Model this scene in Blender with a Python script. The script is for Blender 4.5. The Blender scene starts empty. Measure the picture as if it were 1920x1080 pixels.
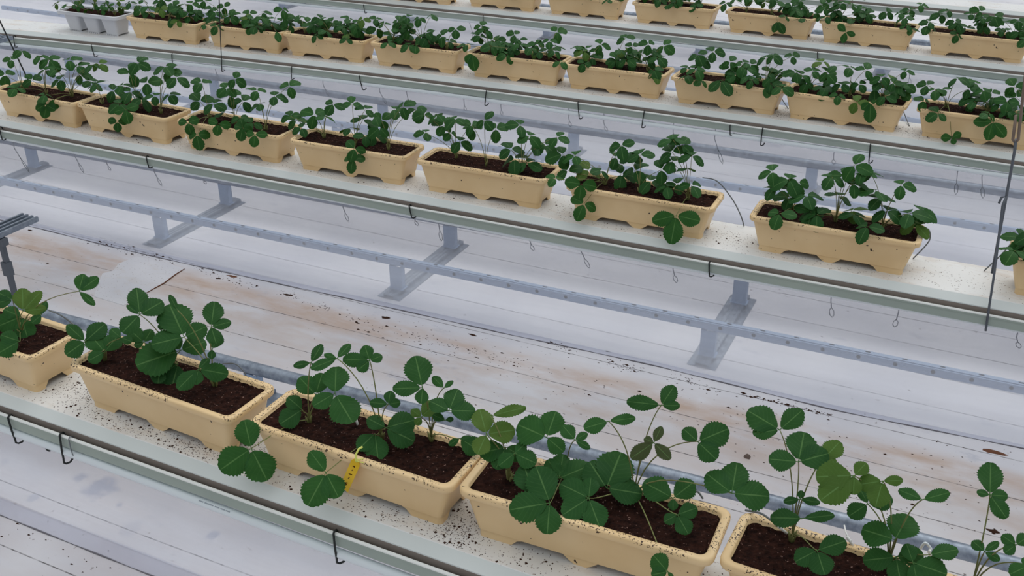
import bpy, math, random
import numpy as np
from mathutils import Vector, Matrix
random.seed(7)
SC = bpy.context.scene
COL = SC.collection

# ------------------------------------------------------------------ camera
CAM_POS = Vector((2.192505, -1.8744, 1.761581))
CAM_ROT = Matrix(((0.8991816, -0.1951711, 0.3916385), (0.4375404, 0.4123792, -0.7990630), (-0.0055496, 0.8898604, 0.4561991)))
FPX = 1917.0
cd = bpy.data.cameras.new('camera'); cam = bpy.data.objects.new('camera', cd); COL.objects.link(cam)
cd.sensor_width = 36.0; cd.lens = 36.0 * FPX / 1920.0; cd.clip_end = 200
cam.matrix_world = Matrix.Translation(CAM_POS) @ CAM_ROT.to_4x4()
SC.camera = cam

# ------------------------------------------------------------------ sky and exposure: bright overcast daylight above a greenhouse
SC.view_settings.view_transform = 'Standard'
SC.view_settings.look = 'None'
SC.view_settings.gamma = 1.0
SC.view_settings.use_curve_mapping = False
SC.view_settings.exposure = 0.0
W = bpy.data.worlds.new('sky'); SC.world = W; W.use_nodes = True
nt = W.node_tree; nt.nodes.clear()
tc = nt.nodes.new('ShaderNodeTexCoord'); sp = nt.nodes.new('ShaderNodeSeparateXYZ'); nt.links.new(tc.outputs['Generated'], sp.inputs[0])
rp = nt.nodes.new('ShaderNodeValToRGB'); nt.links.new(sp.outputs['Z'], rp.inputs[0])
rp.color_ramp.elements[0].position = 0.0; rp.color_ramp.elements[0].color = (0.165, 0.175, 0.19, 1)
rp.color_ramp.elements[1].position = 1.0; rp.color_ramp.elements[1].color = (1.0, 1.03, 1.06, 1)
bg = nt.nodes.new('ShaderNodeBackground'); bg.inputs[1].default_value = 1.0
wo = nt.nodes.new('ShaderNodeOutputWorld'); nt.links.new(rp.outputs[0], bg.inputs[0]); nt.links.new(bg.outputs[0], wo.inputs[0])
sd = bpy.data.lights.new('soft_sun', 'SUN'); sd.energy = 0.75; sd.angle = math.radians(40); sd.color = (1, 0.985, 0.96)
sun = bpy.data.objects.new('soft_sun', sd); COL.objects.link(sun); sun.rotation_euler = (math.radians(-30), math.radians(10), 0)

# ------------------------------------------------------------------ measured points: a sight line of the camera meets a known height or depth plane
FLOOR = -0.8125
def ray(u, v): return CAM_ROT @ Vector(((u - 960) / FPX, -(v - 540) / FPX, -1.0))
def at_z(u, v, z): d = ray(u, v); return CAM_POS + d * ((z - CAM_POS.z) / d.z)
def at_y(u, v, y): d = ray(u, v); return CAM_POS + d * ((y - CAM_POS.y) / d.y)

LIP = {'A': (0, -0.010961, -0.176751), 'B': (-0.000078, 0.008195, 1.827254), 'C': (-0.011566, 0.001366, 3.645382),
       'D': (-0.006254, -0.023904, 5.488455), 'E': (-0.0063, -0.02, 7.25)}
def lip(r, x): a, b, c = LIP[r]; return a * x * x + b * x + c
OFF = 0.1896          # row centre line lies this far behind the lip
XR = {'A': (-2.6, 4.2), 'B': (-5.2, 4.6), 'C': (-7.0, 5.0), 'D': (-8.0, 5.6), 'E': (-6.0, 6.2)}

# ------------------------------------------------------------------ materials
def mat(name, base, rough=0.6, spec=0.3, metal=0.0):
    m = bpy.data.materials.new(name); m.use_nodes = True
    b = m.node_tree.nodes['Principled BSDF']
    b.inputs['Base Color'].default_value = (*base, 1); b.inputs['Roughness'].default_value = rough
    b.inputs['Specular IOR Level'].default_value = spec; b.inputs['Metallic'].default_value = metal
    return m
def srgb(r, g, b): return tuple(((c / 255) / 12.92 if c / 255 <= 0.04045 else ((c / 255 + 0.055) / 1.055) ** 2.4) for c in (r, g, b))
class N:
    def __init__(s, m): s.t = m.node_tree; s.b = s.t.nodes['Principled BSDF']; s.o = s.t.nodes['Material Output']
    def new(s, k, **kw):
        n = s.t.nodes.new('ShaderNode' + k)
        for a, v in kw.items(): setattr(n, a, v)
        return n
    def l(s, a, b): s.t.links.new(a, b)
    def coord(s, out='Object', scale=(1, 1, 1)):
        c = s.new('TexCoord'); m = s.new('Mapping'); m.inputs['Scale'].default_value = scale
        s.l(c.outputs[out], m.inputs[0]); return m.outputs[0]
    def noise(s, vec, scale, detail=3, rough=.5):
        n = s.new('TexNoise'); n.inputs['Scale'].default_value = scale; n.inputs['Detail'].default_value = detail
        n.inputs['Roughness'].default_value = rough; s.l(vec, n.inputs['Vector']); return n.outputs[0]
    def ramp(s, fac, stops):
        r = s.new('ValToRGB'); e = r.color_ramp.elements
        while len(e) < len(stops): e.new(0.5)
        for k, (p, c) in enumerate(stops):
            e[k].position = p; e[k].color = (*(c if isinstance(c, tuple) else (c, c, c)), 1)
        s.l(fac, r.inputs[0]); return r.outputs[0]
    def mix(s, fac, a, b):
        m = s.new('Mix'); m.data_type = 'RGBA'
        if hasattr(fac, 'links'): s.l(fac, m.inputs[0])
        else: m.inputs[0].default_value = fac
        for k, c in ((6, a), (7, b)):
            if isinstance(c, tuple): m.inputs[k].default_value = (*c, 1)
            else: s.l(c, m.inputs[k])
        return m.outputs[2]
    def math(s, op, a, b=None, c=None):
        m = s.new('Math'); m.operation = op
        for k, x in enumerate((a, b, c)):
            if x is None: continue
            if hasattr(x, 'links'): s.l(x, m.inputs[k])
            else: m.inputs[k].default_value = x
        return m.outputs[0]
    def bump(s, h, strength=.3, dist=.002):
        b = s.new('Bump'); b.inputs['Strength'].default_value = strength; b.inputs['Distance'].default_value = dist
        s.l(h, b.inputs['Height']); s.l(b.outputs[0], s.b.inputs['Normal'])

# cream plastic of the tubs, soil specks stuck on the rim
M_TUB = mat('cream_plastic', srgb(240, 208, 158), .38, .4)
n = N(M_TUB); v = n.coord(); g = n.new('NewGeometry'); sx = n.new('SeparateXYZ'); n.l(n.coord(), sx.inputs[0])
oi = n.new('ObjectInfo')
va = n.new('VectorMath'); va.operation = 'ADD'; n.l(v, va.inputs[0])
cmb = n.new('CombineXYZ'); n.l(n.math('MULTIPLY', oi.outputs['Random'], 9.0), cmb.inputs[0]); n.l(cmb.outputs[0], va.inputs[1])
v2 = va.outputs[0]
rim = n.math('GREATER_THAN', sx.outputs['Z'], .1435)
sp1 = n.math('GREATER_THAN', n.noise(v2, 190, 2, .6), .595)
clus = n.math('GREATER_THAN', n.noise(v2, 9, 2), .44)
sp_r = n.math('MULTIPLY', n.math('MULTIPLY', sp1, clus), rim)
sp2 = n.math('GREATER_THAN', n.noise(v2, 75, 1, .4), .775)
fac = n.math('MAXIMUM', sp_r, sp2)
tone = n.mix(n.ramp(n.noise(v2, 6, 3), [(.35, 0.0), (.75, 1.0)]), srgb(236, 206, 158), srgb(226, 193, 142))
n.l(n.mix(fac, tone, srgb(60, 40, 30)), n.b.inputs['Base Color'])

M_SOIL = mat('potting_soil', srgb(40, 24, 18), .95, .1)
n = N(M_SOIL); v = n.coord('Object')
c1 = n.mix(n.ramp(n.noise(v, 60, 4, .7), [(.35, 0.0), (.7, 1.0)]), srgb(26, 14, 12), srgb(64, 38, 30))
wh = n.ramp(n.noise(v, 150, 1, .5), [(.70, 0.0), (.74, 1.0)])
n.l(n.mix(wh, c1, srgb(150, 120, 110)), n.b.inputs['Base Color']); n.bump(n.noise(v, 140, 4, .8), 1.0, .006)

def coated(name, a, b, dirt=None):
    m = mat(name, a, .45, .35); n = N(m); v = n.coord('Object')
    c = n.mix(n.ramp(n.noise(v, 3, 4), [(.35, 0.0), (.7, 1.0)]), a, b)
    if dirt:
        sc = n.coord('Object', (1, 2.5, 1))
        d = n.ramp(n.noise(sc, 4.5, 5, .65), [(.52, 0.0), (.75, .75)])
        c = n.mix(d, c, dirt)
        d2 = n.ramp(n.noise(v, 90, 2, .5), [(.66, 0.0), (.72, .6)]); c = n.mix(d2, c, srgb(120, 95, 80))
    n.l(c, n.b.inputs['Base Color']); return m
M_PLAT = coated('white_painted_steel_platform', srgb(232, 232, 230), srgb(222, 224, 224), srgb(205, 190, 175))
M_STRIP = coated('white_painted_steel_fold', srgb(214, 220, 218), srgb(205, 212, 210))
M_LIP = coated('pale_green_grey_steel', srgb(166, 178, 168), srgb(158, 170, 162))
M_LIP_HIGHLIGHT = mat('painted_lip_highlight', srgb(235, 238, 234), .35, .4)  # near-white colour that paints the highlight along the lip's top edge
M_REC = mat('grey_channel_inside', srgb(150, 140, 132), .7, .2)
M_HOSE = mat('white_hose', srgb(226, 234, 238), .35, .4)
M_PRINT = mat('faded_print', srgb(160, 168, 176), .8, .1)
M_DARK = mat('black_wire', srgb(28, 32, 32), .5, .4)
M_WIRE = mat('grey_wire', srgb(120, 125, 130), .45, .4, .4)
M_GALV = mat('galvanised_steel', srgb(165, 175, 188), .45, .5, .55)
n = N(M_GALV); v = n.coord(); n.l(n.mix(n.ramp(n.noise(v, 28, 4, .6), [(.3, 0.0), (.7, 1.0)]), srgb(112, 122, 136), srgb(160, 170, 182)), n.b.inputs['Base Color'])
M_RAIL = mat('painted_blue_grey_steel', srgb(150, 170, 196), .5, .4, .2)
M_HOLE = mat('painted_hole_shade', srgb(22, 28, 38), .7, .2)
M_TUBE = mat('grey_drip_tube', srgb(105, 110, 112), .5, .4)
M_STAKE = mat('white_stake', srgb(235, 235, 232), .5, .4)
M_STEM = mat('petiole_green_brown', srgb(118, 122, 74), .6, .3)
n = N(M_STEM); v = n.coord(); n.l(n.mix(n.noise(v, 12, 2), srgb(120, 96, 62), srgb(125, 150, 88)), n.b.inputs['Base Color'])
M_YEL = mat('yellow_plastic', srgb(235, 190, 20), .45, .4)
M_INK = mat('brown_ink', srgb(70, 25, 15), .7, .2)
M_TIE = mat('pale_yellow_tie', srgb(228, 232, 120), .5, .3)
M_WHITEPOT = mat('pale_grey_plastic', srgb(214, 216, 220), .4, .4)
M_CRUMB = mat('soil_crumb', srgb(62, 42, 33), .95, .1)
M_RUST = mat('rust_brown_flake', srgb(112, 76, 58), .9, .1)
M_STONE = mat('grey_stone', srgb(110, 96, 88), .9, .2)
M_PATCH = coated('pale_mat', srgb(222, 221, 224), srgb(208, 208, 213), srgb(206, 198, 190))

# white woven ground cover with dark marker threads along the rows
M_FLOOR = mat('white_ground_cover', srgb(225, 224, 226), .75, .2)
n = N(M_FLOOR); v = n.coord('Object'); s3 = n.new('SeparateXYZ'); n.l(v, s3.inputs[0])
P = 0.272
wob = n.math('MULTIPLY', n.noise(v, .6, 2), .03)
ph = n.math('FRACT', n.math('DIVIDE', n.math('ADD', n.math('ADD', s3.outputs['Y'], wob), 0.045), P))
thr = n.math('MULTIPLY', n.math('LESS_THAN', ph, .018), n.ramp(n.noise(v, 30, 2), [(.35, .25), (.6, .85)]))
base = n.mix(n.ramp(n.noise(v, 1.7, 4), [(.35, 0.0), (.7, 1.0)]), srgb(224, 223, 226), srgb(206, 206, 212))
stc = n.coord('Object', (1, 3, 1))
band = n.ramp(n.math('MULTIPLY', n.math('SUBTRACT', s3.outputs['Y'], 1.1), 1.0), [(.0, .18), (.45, .35), (.86, 1.0), (.98, 0.0)])
st = n.math('MULTIPLY', n.ramp(n.noise(stc, 1.8, 6, .62), [(.34, 0.0), (.64, .9)]), band)
c = n.mix(st, base, srgb(190, 162, 140))
dots = n.ramp(n.noise(v, 42, 2, .55), [(.70, 0.0), (.74, .75)])
c = n.mix(n.math('MULTIPLY', dots, n.ramp(n.noise(stc, 2.3, 3), [(.4, .1), (.6, 1.0)])), c, srgb(92, 72, 62))
c = n.mix(n.ramp(n.noise(n.coord('Object', (1.3, 2.4, 1)), 2.7, 5, .7), [(.62, 0.0), (.70, .35)]), c, srgb(160, 166, 182))
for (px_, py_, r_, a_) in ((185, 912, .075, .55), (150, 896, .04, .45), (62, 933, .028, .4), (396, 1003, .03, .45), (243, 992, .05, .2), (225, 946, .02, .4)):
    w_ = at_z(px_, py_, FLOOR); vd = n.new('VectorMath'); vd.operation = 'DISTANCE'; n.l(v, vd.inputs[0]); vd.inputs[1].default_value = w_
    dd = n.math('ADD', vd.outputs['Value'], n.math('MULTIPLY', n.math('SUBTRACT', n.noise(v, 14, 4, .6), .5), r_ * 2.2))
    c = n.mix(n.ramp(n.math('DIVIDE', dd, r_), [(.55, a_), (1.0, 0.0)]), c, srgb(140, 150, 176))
c = n.mix(thr, c, srgb(70, 66, 66))
n.l(c, n.b.inputs['Base Color']); n.bump(n.noise(v, 5, 4), .35, .01)

# milky plastic film
M_FILM = bpy.data.materials.new('milky_plastic_film'); M_FILM.use_nodes = True
t = M_FILM.node_tree; t.nodes.clear()
def nn(k): return t.nodes.new('ShaderNode' + k)
tr = nn('BsdfTransparent'); tr.inputs[0].default_value = (.97, .975, 1, 1)
df = nn('BsdfDiffuse'); df.inputs[0].default_value = (*srgb(232, 236, 246), 1)
tl = nn('BsdfTranslucent'); tl.inputs[0].default_value = (*srgb(232, 236, 246), 1)
gl = nn('BsdfGlossy'); gl.inputs['Roughness'].default_value = .25
m1 = nn('MixShader'); m1.inputs[0].default_value = .8; t.links.new(df.outputs[0], m1.inputs[1]); t.links.new(tl.outputs[0], m1.inputs[2])
m2 = nn('MixShader'); t.links.new(tr.outputs[0], m2.inputs[1]); t.links.new(m1.outputs[0], m2.inputs[2])
co = nn('TexCoord'); mp = nn('Mapping'); mp.inputs['Scale'].default_value = (.5, 1, 2.6); t.links.new(co.outputs['Object'], mp.inputs[0])
no = nn('TexNoise'); no.inputs['Scale'].default_value = 2.2; no.inputs['Detail'].default_value = 3; t.links.new(mp.outputs[0], no.inputs['Vector'])
mr = nn('MapRange'); mr.inputs['From Min'].default_value = .3; mr.inputs['From Max'].default_value = .7; mr.inputs['To Min'].default_value = .30; mr.inputs['To Max'].default_value = .42
t.links.new(no.outputs[0], mr.inputs[0]); t.links.new(mr.outputs[0], m2.inputs[0])
m3 = nn('MixShader'); m3.inputs[0].default_value = .03
t.links.new(m2.outputs[0], m3.inputs[1]); t.links.new(gl.outputs[0], m3.inputs[2])
ou = nn('OutputMaterial'); t.links.new(m3.outputs[0], ou.inputs[0])

def leafmat(name, dark, light):
    m = mat(name, dark, .55, .18); n = N(m); uv = n.new('UVMap'); s = n.new('SeparateXYZ'); n.l(uv.outputs[0], s.inputs[0])
    a = n.math('ABSOLUTE', s.outputs['X'])
    mid = n.math('LESS_THAN', a, .045)
    ph = n.math('FRACT', n.math('SUBTRACT', n.math('MULTIPLY', s.outputs['Y'], 7.0), n.math('MULTIPLY', a, 2.2)))
    side = n.math('MULTIPLY', n.math('LESS_THAN', ph, .14), .13)
    vein = n.math('MAXIMUM', n.math('MULTIPLY', mid, .75), side)
    oi = n.new('ObjectInfo'); b = n.mix(oi.outputs['Random'], dark, light)
    b2 = n.mix(n.noise(n.coord('Object'), 30, 2), b, dark)
    n.l(n.mix(n.math('MULTIPLY', vein, .55), b2, srgb(110, 150, 88)), n.b.inputs['Base Color'])
    n.bump(ph, .12, .001)
    n.b.inputs['Subsurface Weight'].default_value = 0
    tr = n.new('BsdfTranslucent'); tr.inputs[0].default_value = (*srgb(90, 140, 40), 1)
    mx = n.new('MixShader'); mx.inputs[0].default_value = .12; n.l(n.b.outputs[0], mx.inputs[1]); n.l(tr.outputs[0], mx.inputs[2]); n.l(mx.outputs[0], n.o.inputs[0])
    return m
M_LEAF = leafmat('strawberry_leaf', srgb(26, 70, 28), srgb(44, 94, 38))
M_LEAFY = leafmat('yellowing_strawberry_leaf', srgb(66, 96, 34), srgb(84, 108, 44))
M_LEAFD = leafmat('wilted_strawberry_leaf', srgb(52, 62, 34), srgb(70, 74, 44))

# ------------------------------------------------------------------ mesh helpers
class MB:
    def __init__(s): s.v = []; s.f = []; s.uv = {}
    def add(s, vs, fs, uv=None):
        o = len(s.v); s.v += [tuple(p) for p in vs]; s.f += [tuple(i + o for i in f) for f in fs]
        if uv:
            for i, c in enumerate(uv): s.uv[o + i] = c
    def box(s, c, h, rot=None):
        c = Vector(c); pts = []
        for x in (-1, 1):
            for y in (-1, 1):
                for z in (-1, 1):
                    p = Vector((x * h[0], y * h[1], z * h[2])); p = rot @ p if rot else p; pts.append(c + p)
        s.add(pts, [(0, 1, 3, 2), (4, 6, 7, 5), (0, 4, 5, 1), (2, 3, 7, 6), (0, 2, 6, 4), (1, 5, 7, 3)])
    def tube(s, path, r, n=8, caps=True):
        path = [Vector(p) for p in path]; vs = []; k = len(path); rr = r if isinstance(r, (list, tuple)) else [r] * k
        up = None
        for i, p in enumerate(path):
            d = (path[min(i + 1, k - 1)] - path[max(i - 1, 0)]); d = d.normalized() if d.length > 1e-9 else Vector((0, 0, 1))
            if up is None: up = d.orthogonal().normalized()
            a = (up - d * up.dot(d)); a = a.normalized() if a.length > 1e-6 else d.orthogonal().normalized()
            up = a; b = d.cross(a)
            for j in range(n):
                t = 2 * math.pi * j / n; vs.append(p + (a * math.cos(t) + b * math.sin(t)) * rr[i])
        fs = [(i * n + j, i * n + (j + 1) % n, (i + 1) * n + (j + 1) % n, (i + 1) * n + j) for i in range(k - 1) for j in range(n)]
        if caps: fs += [tuple(range(n - 1, -1, -1)), tuple(range((k - 1) * n, k * n))]
        s.add(vs, fs)
    def mesh(s, name, m, smooth=False):
        me = bpy.data.meshes.new(name); me.from_pydata(s.v, [], s.f)
        if s.uv:
            l = me.uv_layers.new(name='UVMap')
            vi = np.empty(len(me.loops), dtype=np.int32); me.loops.foreach_get('vertex_index', vi)
            tab = np.zeros((len(s.v), 2)); 
            for i, c in s.uv.items(): tab[i] = c
            l.data.foreach_set('uv', tab[vi].ravel())
        if smooth: me.polygons.foreach_set('use_smooth', [True] * len(me.polygons))
        if m: me.materials.append(m)
        me.update(); return me
    def build(s, name, m, parent=None, smooth=False): return obj(name, s.mesh(name, m, smooth), parent)
def obj(name, me, parent=None, loc=None):
    o = bpy.data.objects.new(name, me); COL.objects.link(o)
    if parent: o.parent = parent
    if loc is not None: o.location = loc
    return o
def tag(o, label=None, cat=None, group=None, kind=None):
    if label: o['label'] = label
    if cat: o['category'] = cat
    if group: o['group'] = group
    if kind: o['kind'] = kind
    return o
def empty(name, loc, label, cat, group=None):
    o = bpy.data.objects.new(name, None); o.empty_display_size = .05; COL.objects.link(o); o.location = loc
    return tag(o, label, cat, group)
def loc_parent(mb, base):
    b = Vector(base); mb.v = [tuple(Vector(p) - b) for p in mb.v]; return mb
ORD = ['first', 'second', 'third', 'fourth', 'fifth', 'sixth', 'seventh', 'eighth', 'ninth', 'tenth', 'eleventh', 'twelfth']
ROWN = {'A': 'nearest', 'B': 'second', 'C': 'third', 'D': 'fourth', 'E': 'farthest'}

# ------------------------------------------------------------------ floor
mb = MB(); nx, ny = 60, 60
vs = []
for j in range(ny + 1):
    for i in range(nx + 1):
        vs.append((-14 + 26 * i / nx, -3 + 20 * j / ny, FLOOR))
mb.add(vs, [(j * (nx + 1) + i, j * (nx + 1) + i + 1, (j + 1) * (nx + 1) + i + 1, (j + 1) * (nx + 1) + i) for j in range(ny) for i in range(nx)])
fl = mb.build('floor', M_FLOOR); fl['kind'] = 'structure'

# ------------------------------------------------------------------ gutters
def sweep(prof, r, n=30, closed=True, x0=None, x1=None):
    a, b = XR[r] if x0 is None else (x0, x1)
    vs = []; k = len(prof)
    for i in range(n + 1):
        x = a + (b - a) * i / n; y = lip(r, x)
        vs += [(x, y + p[0], p[1]) for p in prof]
    fs = []
    m = k if closed else k - 1
    for i in range(n):
        for j in range(m):
            fs.append((i * k + j, (i + 1) * k + j, (i + 1) * k + (j + 1) % k, i * k + (j + 1) % k))
    if closed: fs += [tuple(range(k)), tuple(range(n * k + k - 1, n * k - 1, -1))]
    return vs, fs
O = 0.19  # lip -> centre
for r in 'ABCDE':
    base = (0, lip(r, 0) + O, -0.05)
    g = empty('growing_gutter', base, {'A': 'nearest white growing gutter with soil spilled along it', 'B': 'second white growing gutter from the front, bare at its right end',
        'C': 'third white growing gutter from the front, with a pale grey trough at its left end', 'D': 'fourth white growing gutter from the front, behind the third row of boxes',
        'E': 'farthest growing gutter at the top right corner, carrying no boxes'}[r], 'gutter', 'white growing gutters in parallel rows')
    mb = MB(); mb.add(*sweep([(.040, 0), (.042, .0015), (.32, .0015), (.322, 0), (.322, -.022), (.316, -.022), (.316, -.005), (.046, -.005)], r)); loc_parent(mb, base).build('platform', M_PLAT, g)
    mb = MB(); mb.add(*sweep([(.040, .0), (.012, -.023), (.012, -.027), (.045, -.006)], r)); loc_parent(mb, base).build('folded_edge', M_STRIP, g)
    mb = MB(); mb.add(*sweep([(.0150, -.0265), (.020, -.028), (.024, -.088), (.30, -.088), (.30, -.02), (.303, -.02), (.303, -.091), (.019, -.091)], r)); loc_parent(mb, base).build('inner_channel', M_REC, g)
    mb = MB(); mb.add(*sweep([(.004, -.046), (.001, -.0455), (-.003, -.048), (-.003, -.0565), (0, -.058), (0, -.089), (.03, -.096), (.03, -.093), (.004, -.087)], r)); loc_parent(mb, base).build('front_lip', M_LIP, g)
    mb = MB(); mb.add(*sweep([(.0045, -.0465), (.003, -.0435), (-.0015, -.0432), (-.0040, -.0465), (-.0040, -.0500), (-.0025, -.049), (.001, -.0455)], r)); loc_parent(mb, base).build('lip_highlight', M_LIP_HIGHLIGHT, g)  # thin white strip added as the painted highlight on the lip edge

# white hose hanging under each lip
HZ = {'A': (-.114, .004), 'B': (-.094, .018), 'C': (-.108, .008), 'D': (-.104, .012)}
def hose_pt(r, x):
    z, dy = HZ[r]; return Vector((x, lip(r, x) + dy, z + .004 * math.sin(x * 2.1 + ord(r)) - (.006 if r == 'C' and -.3 < x < 2.2 else 0)))
for r in 'ABCD':
    mb = MB(); a, b = XR[r]; mb.tube([hose_pt(r, a + (b - a) * i / 60) for i in range(61)], .0135, 10)
    h = mb.build('drain_hose', M_HOSE, None, True)
    tag(h, f'white hose slung in wire hooks under the front lip of the {ROWN[r]} gutter', 'hose', 'white hoses under the gutter lips')
    if r == 'A':   # illegible grey stamp marks on the hose
        mb = MB()
        for k, (u, v) in enumerate([(375, 960), (379, 961), (385, 963), (389, 965), (394, 967), (398, 969), (405, 971), (409, 972), (415, 974), (419, 976), (425, 978), (429, 980)]):
            x = at_y(u, v, lip('A', .6) - .01).x; c = hose_pt('A', x)
            d = Vector((0, -.62, .78)); p = c + d * .0137
            mb.box(p, (.0035 if k % 3 else .005, .0016, .0004), Matrix.Rotation(math.radians(38), 3, 'X'))
        s = mb.build('printed_marks', M_PRINT, h); s['label'] = 'small grey stamp marks'

# ------------------------------------------------------------------ plastic films hanging from the gutters down to the floor
HEM_B = sorted((p.x, p.y) for p in [at_z(u, v, FLOOR) for u, v in [(0, 413), (67, 427), (213, 463), (347, 493), (640, 557), (940, 627), (1233, 689), (1563, 768), (1913, 838)]])
def film(r):
    mb = MB(); a, b = XR[r]; nx = 160; prof = []
    vs = []; rows = 0
    L = [(.012, -.094), (.030, -.14), (.10, -.30), (.19, -.50), (.28, -.70), (.325, -.80), (.333, -.8095), (.325, -.8110), (.31, -.8115), (.27, -.8118)]
    e = {'A': -.045, 'B': .0, 'C': .04, 'D': .08}[r]
    for i in range(nx + 1):
        x = a + (b - a) * i / nx; y = lip(r, x)
        for k, (dy, z) in enumerate(L):
            t = k / (len(L) - 1)
            if r == 'B': e = float(np.interp(x, [q[0] for q in HEM_B], [q[1] for q in HEM_B])) - y - .27
            wv = (.008 * math.sin(x * 2.3 + z * 3 + ord(r))) * min(1, t * 2) * (0.3 if k > 5 else 1)
            jt = .010 * math.sin(x * 1.3 + 1.1) if k > 5 else 0
            vs.append((x, y + dy + e * t + wv + jt, z))
    k = len(L)
    mb.add(vs, [(i * k + j, (i + 1) * k + j, (i + 1) * k + j + 1, i * k + j + 1) for i in range(nx) for j in range(k - 1)])
    f = mb.build('plastic_film', M_FILM, None, True)
    tag(f, f'milky see-through plastic film hanging from the {ROWN[r]} gutter down to the floor', 'plastic film', 'plastic films below the gutters')
    return f, [Vector(vs[i * k + k - 1]) for i in range(nx + 1)]
for r in 'ABCD':
    f, edge = film(r)
    mb = MB(); mb.tube([p + Vector((0, 0, .001)) for p in edge], [.0022 + .0012 * math.sin(i * .9) for i in range(len(edge))], 6)
    o = mb.build('hem', mat('dark_film_hem_' + r, srgb(120, 118, 124), .8, .1), f, True); o['label'] = 'thin dark hem lying on the floor'

# ------------------------------------------------------------------ rail tracks on the floor between the rows
TR = {'A': (.66, 1.13), 'B': (2.345, 2.94), 'C': (4.17, 4.80), 'D': (6.05, 6.68), 'E': (8.0, 8.6)}
SL = {'A': .03, 'B': .022, 'C': .0, 'D': 0, 'E': 0}
XS = [-5.66, -3.94, -2.22, -.565, 1.165, 2.9]
ZR = -.628
for r in 'ABCDE':
    yf, yr = TR[r]; s = SL[r]
    xa, xb = XR[r]
    wd = {'A': 'behind the nearest row', 'B': 'behind the second film', 'C': 'behind the third film', 'D': 'behind the fourth film', 'E': 'past the farthest gutter'}[r]
    ids = [k for k, x in enumerate(XS) if xa + .1 < x < xb - .1]
    for k in ids:
        x = XS[k]; y1, y2 = yf + s * x, yr + s * x
        base = Vector((x, (y1 + y2) / 2, FLOOR))
        g = empty('rail_support', base, f'steel floor plate with two stub posts {wd}, {ORD[ids.index(k)]} from the left', 'rail support', 'rail supports standing on the floor')
        h = (y2 - y1) / 2 + .10
        mb = MB()
        for (xo, w, z, t) in ((0, .030, .022, .0015), (-.050, .020, .003, .0015), (.050, .020, .003, .0015)): mb.box((xo, 0, z), (w, h, t))
        for sx in (-1, 1): mb.box((sx * .031, 0, .0125), (.0015, h, .011))
        for sx in (-1, 1): mb.box((sx * .012, 0, .0245), (.002, h, .0015))
        mb.build('floor_plate', M_GALV, g)
        for yy in (y1, y2):
            mb = MB(); zc = (ZR - .024 - FLOOR + .0235) / 2; hh = (ZR - .024 - FLOOR - .0235) / 2
            mb.box((0, yy - base.y - .019, zc), (.036, .0015, hh))
            for sx in (-1, 1): mb.box((sx * .0345, yy - base.y, zc), (.0015, .019, hh)); mb.box((sx * .026, yy - base.y + .019, zc), (.010, .0015, hh))
            mb.box((0, yy - base.y, .0255), (.045, .03, .002)); mb.build('post', M_RAIL, g)
    # front rail: square tube, dark discs and slots for its punched holes, rear rail: round pipe
    pf = [Vector((xa + (xb - xa) * i / 12, yf + s * (xa + (xb - xa) * i / 12), ZR)) for i in range(13)]
    base = Vector((0, yf, ZR)); rl = empty('perforated_rail', base, f'blue-grey square steel rail with round punched holes {wd}', 'rail', 'perforated rails near the floor')
    mb = MB(); ang = math.atan(s); ln = (xb - xa) / 2 / math.cos(ang); xm = (xa + xb) / 2
    R = Matrix.Rotation(ang, 3, 'Z'); c = Vector((xm, yf + s * xm, ZR)) - base
    mb.box(c, (ln, .021, .019), R); mb.box(c + Vector((0, 0, .021)), (ln, .012, .002), R); mb.build('tube', M_RAIL, rl)
    hm = MB(); N_ = 12; hm.add([(0, -.0004, 0)] + [(.0095 * math.cos(2 * math.pi * j / N_), 0, .0095 * math.sin(2 * math.pi * j / N_)) for j in range(N_)] + [(.0072 * math.cos(2 * math.pi * j / N_), -.0012, .0072 * math.sin(2 * math.pi * j / N_)) for j in range(N_)],
        [(1 + j, 1 + (j + 1) % N_, 1 + N_ + (j + 1) % N_, 1 + N_ + j) for j in range(N_)] + [tuple(range(1 + N_, 1 + 2 * N_))])
    hme = hm.mesh('hole_disc', M_HOLE)  # dark disc on the tube face, painting the shade inside a punched hole
    sm = MB(); sm.box((0, 0, 0), (.011, .0035, .0012)); sme = sm.mesh('slot', M_HOLE)
    if r in 'BCD':
        x = xa + .1; 
        while x < xb:
            y = yf + s * x
            o = obj('hole_disc', hme, rl, Vector((x, y - .0215, ZR + .002)) - base)
            o2 = obj('slot', sme, rl, Vector((x + .035, y + .003, ZR + .0235)) - base)
            x += .158
    mb = MB(); mb.tube([Vector((x_, yr + s * x_, ZR)) for x_ in [xa + (xb - xa) * i / 12 for i in range(13)]], .0285, 14)
    tag(mb.build('pipe_rail', M_GALV, None, True), f'round galvanised pipe rail {wd}', 'pipe', 'galvanised pipe rails near the floor')

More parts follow.
